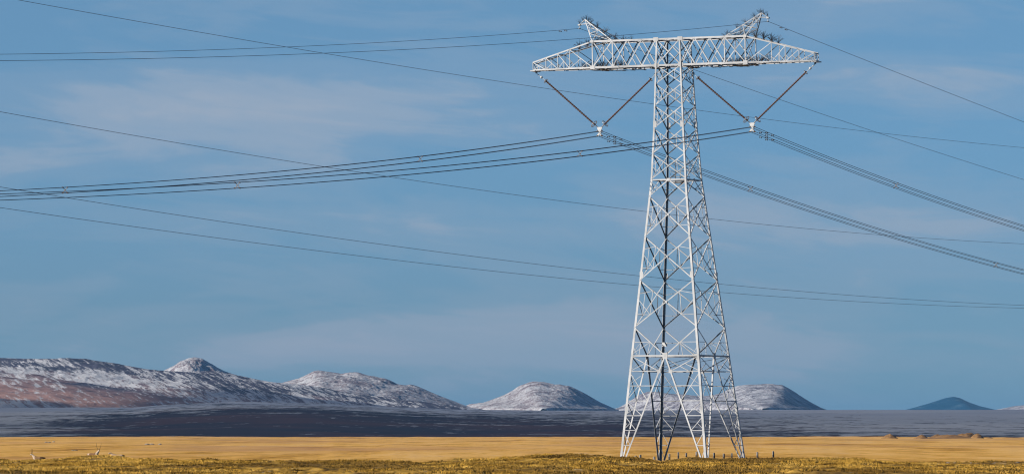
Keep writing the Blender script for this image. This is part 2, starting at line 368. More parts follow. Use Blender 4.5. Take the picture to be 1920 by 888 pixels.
mountain('mountain', [(1120, 772), (1159, 764), (1177, 754), (1197, 740), (1215, 733), (1235, 734), (1256, 738), (1280, 739), (1313, 742), (1335, 740), (1353, 736), (1365, 729), (1383, 722), (1400, 720), (1417, 720), (1432, 719), (1448, 719), (1458, 721), (1466, 721), (1480, 729), (1500, 742), (1520, 754), (1540, 764), (1560, 771)],
         20500, 1400, 'flat topped snowy mountain behind the legs of the steel tower', mC, peak=1400, seed=44)
mountain('mountain', [(1680, 772), (1715, 763), (1740, 756), (1762, 749), (1775, 745), (1788, 743), (1798, 745), (1815, 753), (1835, 760), (1860, 766), (1885, 772)],
         33000, 1300, 'small dark blue pointed hill near the right edge', mD, nx=220, ny=80, seed=55, gul=.6)
mountain('mountain', [(1840, 772), (1880, 765), (1905, 760), (1930, 758), (1990, 750), (2080, 748), (2300, 772)],
         24000, 1400, 'low snowy rise cut by the right edge of the view', mC, nx=260, ny=80, seed=66)

# ------------------------------------------------------------------ cloud whose shadow lies on the plain
HC = 1900.0
off = Vector((S.x / S.z * HC, S.y / S.z * HC))
def cloud(name, x0, x1, y0f, y1f, label, seed=0, dens=.80):
    n, mrow = 240, 110
    xs = np.linspace(x0, x1, n); V = np.linspace(0, 1, mrow)
    XX, VV = np.meshgrid(xs, V)
    y0 = y0f(XX); y1 = y1f(XX)
    YY = y0 + (y1 - y0) * VV
    edge = np.minimum(np.minimum(VV, 1 - VV) * 9, np.minimum(XX - x0, x1 - XX) / 400)
    th = 170 * np.sqrt(np.clip(edge, 0, 1)) * (.7 + .9 * (fbm(XX * .002, YY * .002, seed, 4) + .3))
    m = bpy.data.materials.new('cloud_mist'); m.use_nodes = True; nt = m.node_tree; nt.nodes.clear()
    out = nt.nodes.new('ShaderNodeOutputMaterial'); mx = nt.nodes.new('ShaderNodeMixShader')
    df = nt.nodes.new('ShaderNodeBsdfTranslucent'); df.inputs[0].default_value = (.8, .82, .85, 1)
    tr = nt.nodes.new('ShaderNodeBsdfTransparent')
    ge = nt.nodes.new('ShaderNodeNewGeometry')
    f = noise(nt, ge.outputs['Position'], .0011, 4, .5)
    L(nt, ramp(nt, f, [(.35, g(dens)), (.65, g(dens * .72))]), mx.inputs[0])
    L(nt, tr.outputs[0], mx.inputs[1]); L(nt, df.outputs[0], mx.inputs[2]); L(nt, mx.outputs[0], out.inputs[0])
    r, c = XX.shape
    top = np.stack([XX + off.x, YY + off.y, HC + th + 1], -1).reshape(-1, 3)
    bot = np.stack([XX + off.x, YY + off.y, HC - th * .25 - 1], -1).reshape(-1, 3)
    i = np.arange(r * c).reshape(r, c); q = np.stack([i[:-1, :-1], i[:-1, 1:], i[1:, 1:], i[1:, :-1]], -1).reshape(-1, 4)
    F_ = np.concatenate([q, q[:, ::-1] + r * c])
    rimi = np.concatenate([i[0, :], i[1:, -1], i[-1, -2::-1], i[-2:0:-1, 0]])
    rn = np.roll(rimi, -1); side = np.stack([rn, rimi, rimi + r * c, rn + r * c], -1)
    o = mesh_obj(name, np.concatenate([top, bot]).tolist(), np.concatenate([F_, side]).tolist(), m, smooth=True)
    return tag(o, kind='structure', label=label)
cloud('cloud', -5200, 5200, lambda x: 4180 + 160 * fbm(x * .0012, x * 0, 5, 3),
      lambda x: 12350 + 1650 * sstep(-850, -450, x) * (1 - sstep(-60, 200, x)) + 200 * sstep(-60, 200, x) + 150 * fbm(x * .001, x * 0 + 3, 6, 3), 'broad cloud above the dark plain', 3, .60)

# ------------------------------------------------------------------ haze
hb = [(-26000, -400, -22), (26000, -400, -22), (26000, 62000, -22), (-26000, 62000, -22), (-26000, -400, 330), (26000, -400, 330), (26000, 62000, 330), (-26000, 62000, 330)]
hm = bpy.data.materials.new('air'); hm.use_nodes = True; nt = hm.node_tree; nt.nodes.clear()
ho = nt.nodes.new('ShaderNodeOutputMaterial'); pv = nt.nodes.new('ShaderNodeVolumePrincipled')
pv.inputs['Color'].default_value = (.25, .58, 1.0, 1); pv.inputs['Density'].default_value = 1.7e-5
L(nt, pv.outputs[0], ho.inputs['Volume'])
hz = mesh_obj('haze', hb, [(0, 3, 2, 1), (4, 5, 6, 7), (0, 1, 5, 4), (1, 2, 6, 5), (2, 3, 7, 6), (3, 0, 4, 7)], hm)
tag(hz, kind='stuff', label='thin blue haze in the air over plain and mountains', cat='haze')

# ------------------------------------------------------------------ grass tufts
def tufts(name, n, label, mat, D0, D1, ang0, ang1, h0, h1, keep=None, blades=6, wd=.05):
    u = rng.random(n); D = np.sqrt(D0 ** 2 + (D1 ** 2 - D0 ** 2) * u); a = ang0 + (ang1 - ang0) * rng.random(n)
    X = a * D
    d = fbm(X * .5, D * .16, 91, 3) + .6 * fbm(X * .08, D * .04, 93, 2)
    k = d > -.04 + .25 * (rng.random(n) - .5)
    X = X[k]; D = D[k]; d = d[k]
    z = ground_z(X, D)
    n = len(X)
    h = (h0 + (h1 - h0) * rng.random(n)) * (1 + 1.2 * np.clip(d, -.3, .5))
    vs = []; 
    for b in range(blades):
        th = rng.random(n) * 2 * math.pi; r = .10 * rng.random(n)
        bx = X + r * np.cos(th) ; by = D + r * np.sin(th)
        tx = bx + np.cos(th) * h * (.25 + .5 * rng.random(n)); ty = by + np.sin(th) * h * .5
        w = wd * (.5 + rng.random(n))
        ph = rng.random(n) * math.pi
        wx = np.cos(ph) * w; wy = np.sin(ph) * w
        hz_ = h * (.6 + .5 * rng.random(n))
        vs.append(np.stack([np.stack([bx - wx, by - wy, z - .02], -1), np.stack([bx + wx, by + wy, z - .02], -1), np.stack([tx, ty, z + hz_], -1)], 1))
    co = np.concatenate(vs).reshape(-1, 3).astype(np.float32); nf = len(co) // 3
    me = bpy.data.meshes.new(name)
    me.vertices.add(len(co)); me.vertices.foreach_set('co', co.ravel())
    me.loops.add(nf * 3); me.loops.foreach_set('vertex_index', np.arange(nf * 3, dtype=np.int32))
    me.polygons.add(nf); me.polygons.foreach_set('loop_start', np.arange(0, nf * 3, 3, dtype=np.int32)); me.polygons.foreach_set('loop_total', np.full(nf, 3, dtype=np.int32))
    me.materials.append(mat); me.update(calc_edges=True)
    o = bpy.data.objects.new(name, me); C.objects.link(o)
    return tag(o, label, 'grass', kind='stuff')
def make_tuft_mat(name, cols):
    m, nt, p = pbsdf(name, (.3, .2, .05), .9, 0, .1)
    ge = nt.nodes.new('ShaderNodeNewGeometry')
    f = noise(nt, ge.outputs['Position'], 1.0, 5, .7, ((.26, .07, .8),), 0)
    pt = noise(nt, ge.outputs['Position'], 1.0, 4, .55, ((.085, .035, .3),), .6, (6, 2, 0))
    L(nt, mixc(nt, ramp(nt, pt, [(.48, g(0)), (.57, g(.7))]), ramp(nt, f, cols), (.15, .085, .02)), p.inputs['Base Color'])  # same patches: hump shade put into the blade colour
    return m
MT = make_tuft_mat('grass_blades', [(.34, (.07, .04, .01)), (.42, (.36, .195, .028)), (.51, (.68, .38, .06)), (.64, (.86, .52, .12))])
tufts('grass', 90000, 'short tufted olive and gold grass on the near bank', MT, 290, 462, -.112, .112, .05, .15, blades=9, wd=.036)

# ------------------------------------------------------------------ the steel tower
TH = R(26.5)
class LB:                                  # collects steel angles
    def __init__(s): s.v = []; s.f = []
    def box8(s, p0, p1, a, b, a0, a1, b0, b1):
        k = len(s.v)
        for p in (p0, p1):
            for (x, y) in ((a0, b0), (a1, b0), (a1, b1), (a0, b1)): s.v.append(p + a * x + b * y)
        s.f += [(k, k + 3, k + 2, k + 1), (k + 4, k + 5, k + 6, k + 7), (k, k + 1, k + 5, k + 4), (k + 1, k + 2, k + 6, k + 5), (k + 2, k + 3, k + 7, k + 6), (k + 3, k, k + 4, k + 7)]
    def angle(s, p0, p1, n, w, t=None, flip=1):
        """steel angle: one flange in the plane whose outward normal is n, the other pointing inward"""
        p0 = Vector(p0); p1 = Vector(p1); d = (p1 - p0)
        if d.length < 1e-4: return
        d.normalize(); n = Vector(n); n = (n - d * n.dot(d))
        if n.length < 1e-4: n = d.orthogonal()
        n.normalize(); b = n.cross(d) * flip
        if b.z < 0: b = -b
        w = w * .73; t = t or max(.012, w * .13)
        s.box8(p0, p1, b, n, -w / 2, w / 2, -t, 0)
        s.box8(p0, p1, b, n, w / 2 - t, w / 2, -w * .9, -t)
    def plate(s, c, n, w, h, t=.03):
        c = Vector(c); n = Vector(n).normalized(); up = Vector((0, 0, 1)) if abs(n.z) < .9 else Vector((1, 0, 0)); a = n.cross(up).normalized(); b = a.cross(n)
        s.box8(c - n * t, c + n * t, a, b, -w / 2, w / 2, -h / 2, h / 2)
    def tube(s, p0, p1, r, k=5):
        p0 = Vector(p0); p1 = Vector(p1); d = (p1 - p0).normalized(); a = d.orthogonal().normalized(); b = d.cross(a); i0 = len(s.v)
        for p in (p0, p1):
            for j in range(k): s.v.append(p + a * (r * math.cos(2 * math.pi * j / k)) + b * (r * math.sin(2 * math.pi * j / k)))
        for j in range(k): s.f.append((i0 + j, i0 + (j + 1) % k, i0 + k + (j + 1) % k, i0 + k + j))
        s.f.append(tuple(i0 + j for j in range(k))[::-1]); s.f.append(tuple(i0 + k + j for j in range(k)))
    def build(s, name, m, parent=None, smooth=False): return mesh_obj(name, s.v, s.f, m, parent, smooth)

TX = (1280.5 - 960) / F * 500
tower = empty('transmission_tower', (TX, 500, 0), -TH)     # local x along the arm, local y along the line
tag(tower, 'tall white steel lattice pylon with a wide T shaped cross arm', 'pylon')
SHx, SHy = -.0225 * math.cos(TH), -.0225 * math.sin(TH)     # the pylon stands slightly out of plumb
def T(x, y, z): return Vector((x + SHx * z, y + SHy * z, z))
def zy(py): return EYE + (HZ - py) / 20.0
def half(z):
    pts = [(0, 4.47), (zy(667), 3.5), (zy(338), 1.835), (zy(120), 1.245), (60, 1.245)]
    for (a, b), (c, d) in zip(pts, pts[1:]):
        if z <= c: return b + (d - b) * (z - a) / (c - a)
    return 1.245
def corner(sx, sy, z): h = half(z); return T(sx * h, sy * h, z)
# legs: corner angles
ZT = zy(123.5) ; ZTOP = zy(74.5)
for sx in (-1, 1):
    for sy in (-1, 1):
        lb = LB()
        zs = [0.0, 4.9, zy(667), 17.5, zy(338), 31.6, ZTOP]
        ws = [.225, .22, .21, .195, .17, .15]
        for (z0, z1), w in zip(zip(zs, zs[1:]), ws):
            p0, p1 = corner(sx, sy, z0), corner(sx, sy, z1)
            ax = Vector((-sx, 0, 0)); ay = Vector((0, -sy, 0)); t = .035
            lb.box8(p0, p1, ax, ay, 0, w, 0, t); lb.box8(p0, p1, ax, ay, 0, t, t, w)
        # splice plates
        for z in (4.9, 17.5, 31.6):
            p = corner(sx, sy, z); lb.box8(p - Vector((0, 0, .3)), p + Vector((0, 0, .3)), Vector((-sx, 0, 0)), Vector((0, -sy, 0)), -.015, .33, -.015, .0)
        p = corner(sx, sy, 0); lb.box8(p - Vector((0, 0, .5)), p + Vector((0, 0, .08)), Vector((1, 0, 0)), Vector((0, 1, 0)), -.35, .35, -.35, .35)
        lb.build('leg', M_STEEL, tower)
# faces: each face is described by two corners
faces = [((-1, -1), (1, -1), (0, -1, 0)), ((1, -1), (1, 1), (1, 0, 0)), ((1, 1), (-1, 1), (0, 1, 0)), ((-1, 1), (-1, -1), (-1, 0, 0))]
panX = [(123.5, 158.5), (158.5, 199), (199, 241.6), (241.6, 289), (289, 337), (368.8, 444.3), (444.3, 526), (526, 614)]
def lerp(a, b, t): return a + (b - a) * t
chordL = {}
for fi, (a, b, n) in enumerate(faces):
    lb = LB(); n = Vector(n)
    A = lambda z: corner(a[0], a[1], z) - n * .02
    B = lambda z: corner(b[0], b[1], z) - n * .02
    for k, (y0, y1) in enumerate(panX):
        z1, z0 = zy(y0), zy(y1); w = .115 if k < 5 else .135; r = .06 if k < 5 else .07
        lb.angle(A(z0), B(z1), n, w); lb.angle(A(z1) - n * .06, B(z0) - n * .06, n, w, flip=-1)
        wa, wb = half(z1), half(z0); tc_ = wa / (wa + wb); zc = lerp(z1, z0, tc_)
        X0 = (A(zc) + B(zc)) / 2
        for Q in (A, B):
            up, dn = lerp(Q(z1), X0, .5), lerp(Q(z0), X0, .5)
            lb.angle(up, dn, n, r)
            if k < 5:
                lm = Q(zc); lb.angle(up, lm, n, r); lb.angle(lm, dn, n, r)
            else:
                zu = up.z - (z1 - z0) * .06; zd = dn.z + (z1 - z0) * .01
                lb.angle(up, Q(zu), n, r); lb.angle(dn, Q(zd), n, r); lb.angle(Q(zu - (z1 - z0) * .08), dn, n, r)
        if k in (5, 6, 7): lb.plate(X0, n, .22, .22, .03)
    # ring at 338 with inverted V below
    z = zy(338); lb.angle(A(z), B(z), n, .17)
    M = (A(z) + B(z)) / 2; z2 = zy(368.8)
    lb.angle(M, A(z2), n, .13); lb.angle(M, B(z2), n, .13)
    for Q in (A, B): lb.angle(lerp(M, Q(z2), .5), Q(z - .15), n, .065); lb.angle(lerp(M, Q(z2), .5), Q(z2 + .75), n, .06)
    lb.plate(M, n, .3, .26)
    # V from 614 down to the ring at 667
    z1, z0 = zy(614), zy(667); M = (A(z0) + B(z0)) / 2
    lb.angle(A(z0), B(z0), n, .18); lb.plate(M, n, .5, .55, .02)
    for Q in (A, B):
        lb.angle(Q(z1), M, n, .14); q = lerp(Q(z1), M, .52); lb.angle(q, Q(q.z), n, .07)
        lb.angle(q, lerp(Q(z0), M, .48), n, .06); lb.angle(Q(z0 + .1), q, n, .06); lb.angle(Q(q.z - .2), lerp(Q(z0), M, .2), n, .05)
    # splayed inner chord of each foot with rungs and diagonals
    ys = [667, 696, 723, 751, 778.5, 806, 834, 861]
    for si, Q in enumerate((A, B)):
        O = B if si == 0 else A
        foot = lerp(Q(0.15), O(0.15), .055)
        Nn = lerp(M, foot, 0.0)
        def I(z): return lerp(M, foot, (z0 - z) / (z0 - .15))
        lb.angle(M, foot, n, .19)
        chordL.setdefault((a, b)[si], []).append(I)
        zs = [zy(y) for y in ys]; zs[-1] = .25
        lb.plate(I(zs[1]), n, .34, .34, .02)
        for j in range(1, 7):
            lb.angle(Q(zs[j]), I(zs[j]), n, .10 if j < 5 else .08)
        lb.angle(Q(z0), I(zs[1]), n, .10); lb.angle(lerp(Q(z0), I(zs[1]), .5), Q(zs[1]), n, .07)
        lb.angle(Q(zs[1]), I(zs[3]), n, .09)
        c_ = lerp(Q(zs[1]), I(zs[3]), .5); lb.angle(c_, Q(zs[3]), n, .07)
        lb.angle(lerp(Q(zs[2]), I(zs[2]), .0), lerp(Q(zs[2]), I(zs[2]), .5) + Vector((0, 0, .9)), n, .05)
        for j in (3, 4, 5, 6):
            lb.angle(Q(zs[j]), I(zs[j + 1]), n, .085)
            if j < 5: lb.angle(lerp(Q(zs[j]), I(zs[j + 1]), .5), Q(zs[j + 1]), n, .06)
    lb.build('face_bracing', M_STEEL, tower)
# hip bracing inside every foot, joining the two inner chords
for key, (I0, I1) in chordL.items():
    lb = LB(); nv = Vector((key[0], key[1], 0)).normalized()
    zs = [zy(y) for y in (696, 723, 751, 778.5, 806, 834)]
    for j, z in enumerate(zs):
        lb.angle(I0(z), I1(z), nv, .075)
        if j < len(zs) - 1: lb.angle(I0(z) if j % 2 else I1(z), I1(zs[j + 1]) if j % 2 else I0(zs[j + 1]), nv, .065)
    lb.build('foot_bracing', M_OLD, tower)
# plan bracing (diaphragms)
up = Vector((0, 0, 1))
for py, w in ((667, .12), (338, .09), (123.5, .10), (74.5, .10)):
    lb = LB()
    z = zy(py); c4 = [corner(*s, z) for s in ((-1, -1), (1, -1), (1, 1), (-1, 1))]
    m4 = [(c4[i] + c4[(i + 1) % 4]) / 2 for i in range(4)]
    for i in range(4): lb.angle(m4[i], m4[(i + 1) % 4], up, w); lb.angle(lerp(m4[i], m4[(i + 1) % 4], .5), c4[(i + 1) % 4], up, w * .6)
    if py != 338: lb.angle(m4[0], m4[2], up, w * .8); lb.angle(m4[1], m4[3], up, w * .8)
    lb.build('plan_bracing', M_STEEL, tower)
lb = LB()
z = zy(696); rngI = [(-1, -1), (1, -1), (1, 1), (-1, 1)]
for i, k in enumerate(rngI):
    k2 = rngI[(i + 1) % 4]
    for I0 in chordL[k]:
        for I1 in chordL[k2][:1]: lb.angle(I0(z), I1(z), up, .08)
for i in range(4): lb.angle(corner(*rngI[i], zy(667)), chordL[rngI[(i + 2) % 4]][0](zy(696)), up, .06)
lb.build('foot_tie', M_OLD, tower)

# ---- cross arm, two halves and the tower head between
def armw(u):
    u = abs(u); return 1.245 if u <= 7.87 else 1.245 + (.5 - 1.245) * (u - 7.87) / (14.5 - 7.87)
def ztop(u):
    u = abs(u); return ZTOP if u <= 7.87 else ZTOP + (ZT + .72 - ZTOP) * (u - 7.87) / (14.5 - 7.87)
zoff = ZT
nodes = [1.245, 2.74, 4.24, 5.77, 7.87, 10.4, 11.72, 13.05, 14.5]
def AT(s, u, sy): return T(s * u, sy * armw(u), ZT + .0) + Vector((-SHx * 0, 0, 0)), T(s * u, sy * armw(u), ztop(u))
for s in (-1, 1):
    lb = LB()
    for sy in (-1, 1):
        n = Vector((0, sy, 0))
        Bt = lambda u: AT(s, u, sy)[0]; Tp = lambda u: AT(s, u, sy)[1]
        for a, b in ((1.245, 7.87), (7.87, 14.5)):
            w = .26 if b < 8 else .19
            lb.angle(Bt(a), Bt(b), n, w, .03); lb.angle(Tp(a), Tp(b), n, w * .88, .03)
        for i, (a, b) in enumerate(zip(nodes, nodes[1:])):
            if i < 4:
                lb.angle(Tp(a), Bt(b), n, .13); lb.angle(Bt(a) - n * .07, Tp(b) - n * .07, n, .12)
            else:
                lb.angle(Tp(b), Bt(a), n, .09)
                m = lerp(Tp(b), Bt(a), .5); lb.angle(m, Bt(b), n, .07); lb.angle(m, Vector((m.x, m.y, ZT)), n, .05)
                if i == 4: m2 = lerp(m, Bt(a), .5); lb.angle(m2, Vector((m2.x, m2.y, ZT)), n, .05); lb.angle(m2, Vector((m.x, m.y, ZT)), n, .05)
        for u in (5.77, 7.87, 10.4, 11.72, 13.05, 14.5): lb.angle(Bt(u), Tp(u), n, .14 if u < 8 else .085)
        lb.plate(Bt(7.87), n, .46, .36, .03); lb.plate(Tp(7.87), n, .34, .24, .03); lb.plate(Bt(1.245), n, .5, .38, .02); lb.plate(Tp(1.245), n, .5, .34, .02)
    for i, u in enumerate(nodes):
        (b0, t0), (b1, t1) = AT(s, u, -1), AT(s, u, 1)
        lb.angle(b0, b1, -up, .10); lb.angle(t0, t1, up, .10)
        if i < len(nodes) - 1:
            v = nodes[i + 1]; (c0, d0), (c1, d1) = AT(s, v, -1), AT(s, v, 1)
            lb.angle(b0, c1, -up, .08); lb.angle(b1, c0, -up, .07)
            lb.angle(t0, d1, up, .08) if i % 2 else lb.angle(t1, d0, up, .08)
        if u in (7.87, 14.5): lb.angle(b0, t1, Vector((s, 0, 0)), .08); lb.angle(b1, t0, Vector((s, 0, 0)), .08)
    # end hanger plate
    e = T(s * 14.5, 0, ZT); lb.box8(e - Vector((0, .62, .07)), e + Vector((0, .62, -.07)), Vector((1, 0, 0)), up, -.25, .25, -.05, .05)
    lb.plate(e + Vector((-s * .12, 0, -.16)), (0, 1, 0), .2, .26, .02)
    arm = lb.build('cross_arm', M_STEEL, tower)
lb = LB()
for a, b, n in faces:
    n = Vector(n); A0, A1 = corner(*a, ZT), corner(*a, ZTOP); B0, B1 = corner(*b, ZT), corner(*b, ZTOP)
    lb.angle(A0, B0, n, .24, .03); lb.angle(A1, B1, n, .22, .03)
    lb.angle(A0, B1, n, .13); lb.angle(A1 - n * .08, B0 - n * .08, n, .13)
    Xm = (A0 + B1) / 2
    for P0, P1 in ((A0, A1), (B0, B1)): lb.angle(lerp(P0, Xm, .5), (P0 + P1) / 2, n, .06); lb.angle(lerp(P1, Xm, .5), (P0 + P1) / 2, n, .06)
lb.build('tower_head', M_STEEL, tower)

# ---- earth wire peaks
PK = {}
for s in (-1, 1):
    lb = LB()
    ztip, zout = 41.75, 41.32
    for sy in (-1, 1):
        n = Vector((0, sy, 0))
        o0, i0 = T(s * 7.87, sy * 1.245, ZTOP), T(s * 5.77, sy * 1.245, ZTOP)
        ot, it = T(s * 8.95, sy * .16, 41.35), T(s * 9.1, sy * .12, ztip)
        lb.angle(o0, ot, n, .10); lb.angle(i0, it, n, .11); lb.angle(ot, it, n, .08)
        a1, b1 = lerp(o0, ot, .45), lerp(i0, it, .50); lb.angle(a1, b1, n, .075)
        a2, b2 = lerp(o0, ot, .82), lerp(i0, it, .80); lb.angle(a2, b2, n, .065)
        lb.angle(i0, a1, n, .06); lb.angle(o0, b1, n, .07); lb.angle(a1, b2, n, .06); lb.angle(b1, a2, n, .05)
        lb.angle(b2, ot, n, .05)
        tip = T(s * 9.72, 0, zout); lb.angle(ot, tip, n, .09); lb.angle(it, tip, n, .08)
        if sy == 1:
            m = lambda v: T(v.x - SHx * v.z, -(v.y - SHy * v.z), v.z)
            for v in (a1, b1, a2, b2, ot): lb.angle(v, m(v), Vector((s, 0, 0)), .06)
            lb.angle(i0, m(b1), up, .06); lb.angle(m(i0), b1, up, .06); lb.angle(a1, m(o0), up, .06); lb.angle(b1, m(b2), up, .05)
    tip = T(s * 9.72, 0, zout); lb.box8(tip - Vector((0, .15, .05)), tip + Vector((0, .15, -.05)), Vector((1, 0, 0)), up, -.12, .12, -.06, .06)
    lb.tube(tip, tip - Vector((0, 0, .36)), .03); lb.box8(tip - Vector((0, .16, .38)), tip - Vector((0, -.16, .38)), Vector((1, 0, 0)), up, -.04, .04, -.05, .05)
    lb.build('earth_wire_peak', M_STEEL, tower)
    PK[s] = tip - Vector((0, 0, .38))

# ---- bird spikes: sprays of thin wire on a clamp
def spike_mesh(seed, ln=.80, n=15):
    rd = random.Random(seed); lb = LB()
    lb.box8(Vector((0, 0, -.02)), Vector((0, 0, .07)), Vector((1, 0, 0)), Vector((0, 1, 0)), -.05, .05, -.05, .05)
    for i in range(n):
        th = rd.random() * 2 * math.pi; ti = rd.uniform(.1, 1.15); l = ln * rd.uniform(.75, 1.1)
        d = Vector((math.sin(ti) * math.cos(th), math.sin(ti) * math.sin(th), math.cos(ti))) * l
        p = Vector((0, 0, .05)); m = p + d * .5 + Vector((0, 0, .02)); lb.tube(p, m, .013, 3); lb.tube(m, p + d - Vector((0, 0, .05)), .011, 3)
    me = bpy.data.meshes.new('bird_spike'); me.from_pydata([tuple(v) for v in lb.v], [], lb.f); me.materials.append(M_SPIKE); return me
smesh = [spike_mesh(i) for i in range(5)]
def spike(p, sc=1.0):
    o = bpy.data.objects.new('bird_spike', random.choice(smesh)); C.objects.link(o); o.parent = tower
    o.location = p; o.rotation_euler = (random.uniform(-.2, .2), random.uniform(-.2, .2), random.random() * 6.28); o.scale = (sc,) * 3
for s in (-1, 1):
    for i in range(11):
        u = 5.0 + i * .50 + random.uniform(-.1, .1)
        spike(T(s * u, -armw(u) * random.choice((1, -1, -1)) * .96, ZT + .08), .9)
    for i in range(5):
        u = 5.4 + i * .95; spike(T(s * u, random.uniform(-.7, .9), ZT + .05), .85)
    for i in range(8):
        u = 7.5 + i * .40; spike(T(s * u, armw(u) * (1 if i % 2 else .3), ztop(u) + .05), 1.0)
    for i in range(6):
        u = 4.9 + i * .42; spike(T(s * u, 1.2 - .9 * (i % 2), ZTOP + .05), .8)
    o0 = T(s * 5.77, 0, ZTOP); t0 = T(s * 9.1, 0, 41.75)
    for i in range(8):
        q = (i + .8) / 8.4; p = lerp(o0, t0, q); p = p + Vector((0, (1 if i % 2 else -1) * 1.2 * (1 - q), .04)); spike(p, .66)
    for du in (-.1, .25, .6): spike(T(s * (9.1 + du), 0, 41.78 - max(0, du) * .65), .6)
# guard boards on the underside of the arm
for s in (-1, 1):
    for (u0, u1, y0, y1) in ((5.2, 7.6, .45, 1.2), (6.1, 8.6, -.35, .4), (3.4, 5.0, .7, 1.2), (1.3, 2.3, -.2, 1.15)):
        lb = LB(); k = 7
        for j in range(k):
            a = lerp(u0, u1, j / k) + random.uniform(0, .06); b = lerp(u0, u1, (j + .86) / k)
            lb.box8(T(s * a, y0 + random.uniform(-.05, .05), ZT - .14 - random.uniform(0, .08)), T(s * a, y1, ZT - .14 - random.uniform(0, .08)), Vector((1, 0, 0)), up, 0, s * (b - a), -.02, .02)
        lb.build('bird_guard_board', M_GUARD, tower)
# platform with railing, number plate
z = zy(341); lb = LB(); c = T(-.15, 1.15, z)
lb.box8(c + Vector((0, -.5, 0)), c + Vector((0, .5, 0)), Vector((1, 0, 0)), up, -.75, .75, -.03, .03)
pf = lb.build('platform', M_OLD, tower)
lb = LB()
for x in (-.75, -.25, .25, .75):
    for y in (-.5, .5): lb.angle(c + Vector((x, y, 0)), c + Vector((x, y, 1.05)), (0, -1, 0), .055)
for h in (.55, 1.05):
    for y in (-.5, .5): lb.angle(c + Vector((-.75, y, h)), c + Vector((.75, y, h)), (0, -1, 0), .055)
    for x in (-.75, .75): lb.angle(c + Vector((x, -.5, h)), c + Vector((x, .5, h)), (1, 0, 0), .055)
lb.build('railing', M_OLD, pf)
lb = LB(); zs_ = zy(644); pD = corner(-1, 1, zs_)
pc = pD + Vector((.55, -.75, 0)); lb.box8(pc + Vector((0, -.015, 0)), pc + Vector((0, .015, 0)), Vector((1, 0, 0)), up, -.26, .26, -.2, .2)
sg = lb.build('number_plate', M_WHITE, tower)
lb = LB(); lb.tube(pD, pc + Vector((0, .03, .1)), .02); lb.tube(pD - Vector((0, 0, .15)), pc + Vector((0, .03, -.1)), .02); lb.build('bracket', M_OLD, sg)

# ------------------------------------------------------------------ insulators
tw = Matrix.Translation(Vector((TX, 500, 0))) @ Matrix.Rotation(-TH, 4, 'Z')
def TW(x, y, z): return tw @ T(x, y, z)
def lathe(prof, k, p0, d):
    d = d.normalized(); a = d.orthogonal().normalized(); b = d.cross(a); v = []; f = []
    for (t, r) in prof:
        for j in range(k): v.append(p0 + d * t + a * (r * math.cos(2 * math.pi * j / k)) + b * (r * math.sin(2 * math.pi * j / k)))
    n = len(prof)
    for i in range(n - 1):
        for j in range(k): f.append((i * k + j, i * k + (j + 1) % k, (i + 1) * k + (j + 1) % k, (i + 1) * k + j))
    f.append(tuple(range(k))[::-1]); f.append(tuple((n - 1) * k + j for j in range(k)))
    return v, f
def torus(c, d, Rr, r, k=22, m=7):
    d = d.normalized(); a = d.orthogonal().normalized(); b = d.cross(a); v = []; f = []
    for i in range(k):
        th = 2 * math.pi * i / k; e = a * math.cos(th) + b * math.sin(th)
        for j in range(m): ph = 2 * math.pi * j / m; v.append(c + e * (Rr + r * math.cos(ph)) + d * (r * math.sin(ph)))
    for i in range(k):
        for j in range(m): f.append((i * m + j, ((i + 1) % k) * m + j, ((i + 1) % k) * m + (j + 1) % m, i * m + (j + 1) % m))
    return v, f
def insulator(att, bot, top_ring, label):
    root = empty('insulator', att); o = Vector(att)
    tag(root, label, 'insulator', 'long brown insulators hung in two V shapes')
    P = lambda v: Vector(v) - o
    d = (Vector(bot) - Vector(top_ring)).normalized(); Ln = (Vector(bot) - Vector(top_ring)).length
    lb = LB(); lb.tube(P(att), P(top_ring), .022, 6)
    lb.tube(lerp(P(att), P(top_ring), .15), lerp(P(att), P(top_ring), .35), .045, 6)
    mpt = lerp(P(att), P(top_ring), .58)
    v, f = lathe([(-.13, .02), (-.10, .09), (-.03, .13), (.05, .12), (.12, .06), (.15, .03)], 10, mpt, d)
    k = len(lb.v); lb.v += v; lb.f += [tuple(i + k for i in q) for q in f]
    lb.build('link', M_WHITE, root)
    prof = [(0, .05)]; n = 52
    for i in range(n):
        t = .08 + (Ln - .16) * i / n; st = (Ln - .16) / n; r = .112 if i % 2 == 0 else .088
        prof += [(t, .055), (t + st * .30, r), (t + st * .42, r), (t + st * .55, .055)]
    prof += [(Ln, .055)]
    v, f = lathe(prof, 12, P(top_ring), d); mesh_obj('shed_rod', v, f, M_SHED, root, True)
    v, f = torus(P(top_ring) + d * .12, d, .20, .028); mesh_obj('grading_ring', v, f, M_RING, root, True)
    v, f = torus(P(bot) - d * .18, d, .34, .036); mesh_obj('grading_ring', v, f, M_RING, root, True)
    lb = LB(); a = d.orthogonal().normalized(); b = d.cross(a)
    for e in (a, -a, b, -b): lb.tube(P(bot) - d * .02, P(bot) - d * .18 + e * .34, .018, 4)
    lb.tube(P(bot) - d * .1, P(bot) + d * .34, .04, 6); lb.build('end_fitting', M_RING, root)
YZ = 31.32
yoke_lab = {-1: 'white four cornered yoke plate under the left insulator V', 1: 'white four cornered yoke plate under the right insulator V'}
HW, ZW0, ZW1 = .225, 31.20, 30.76
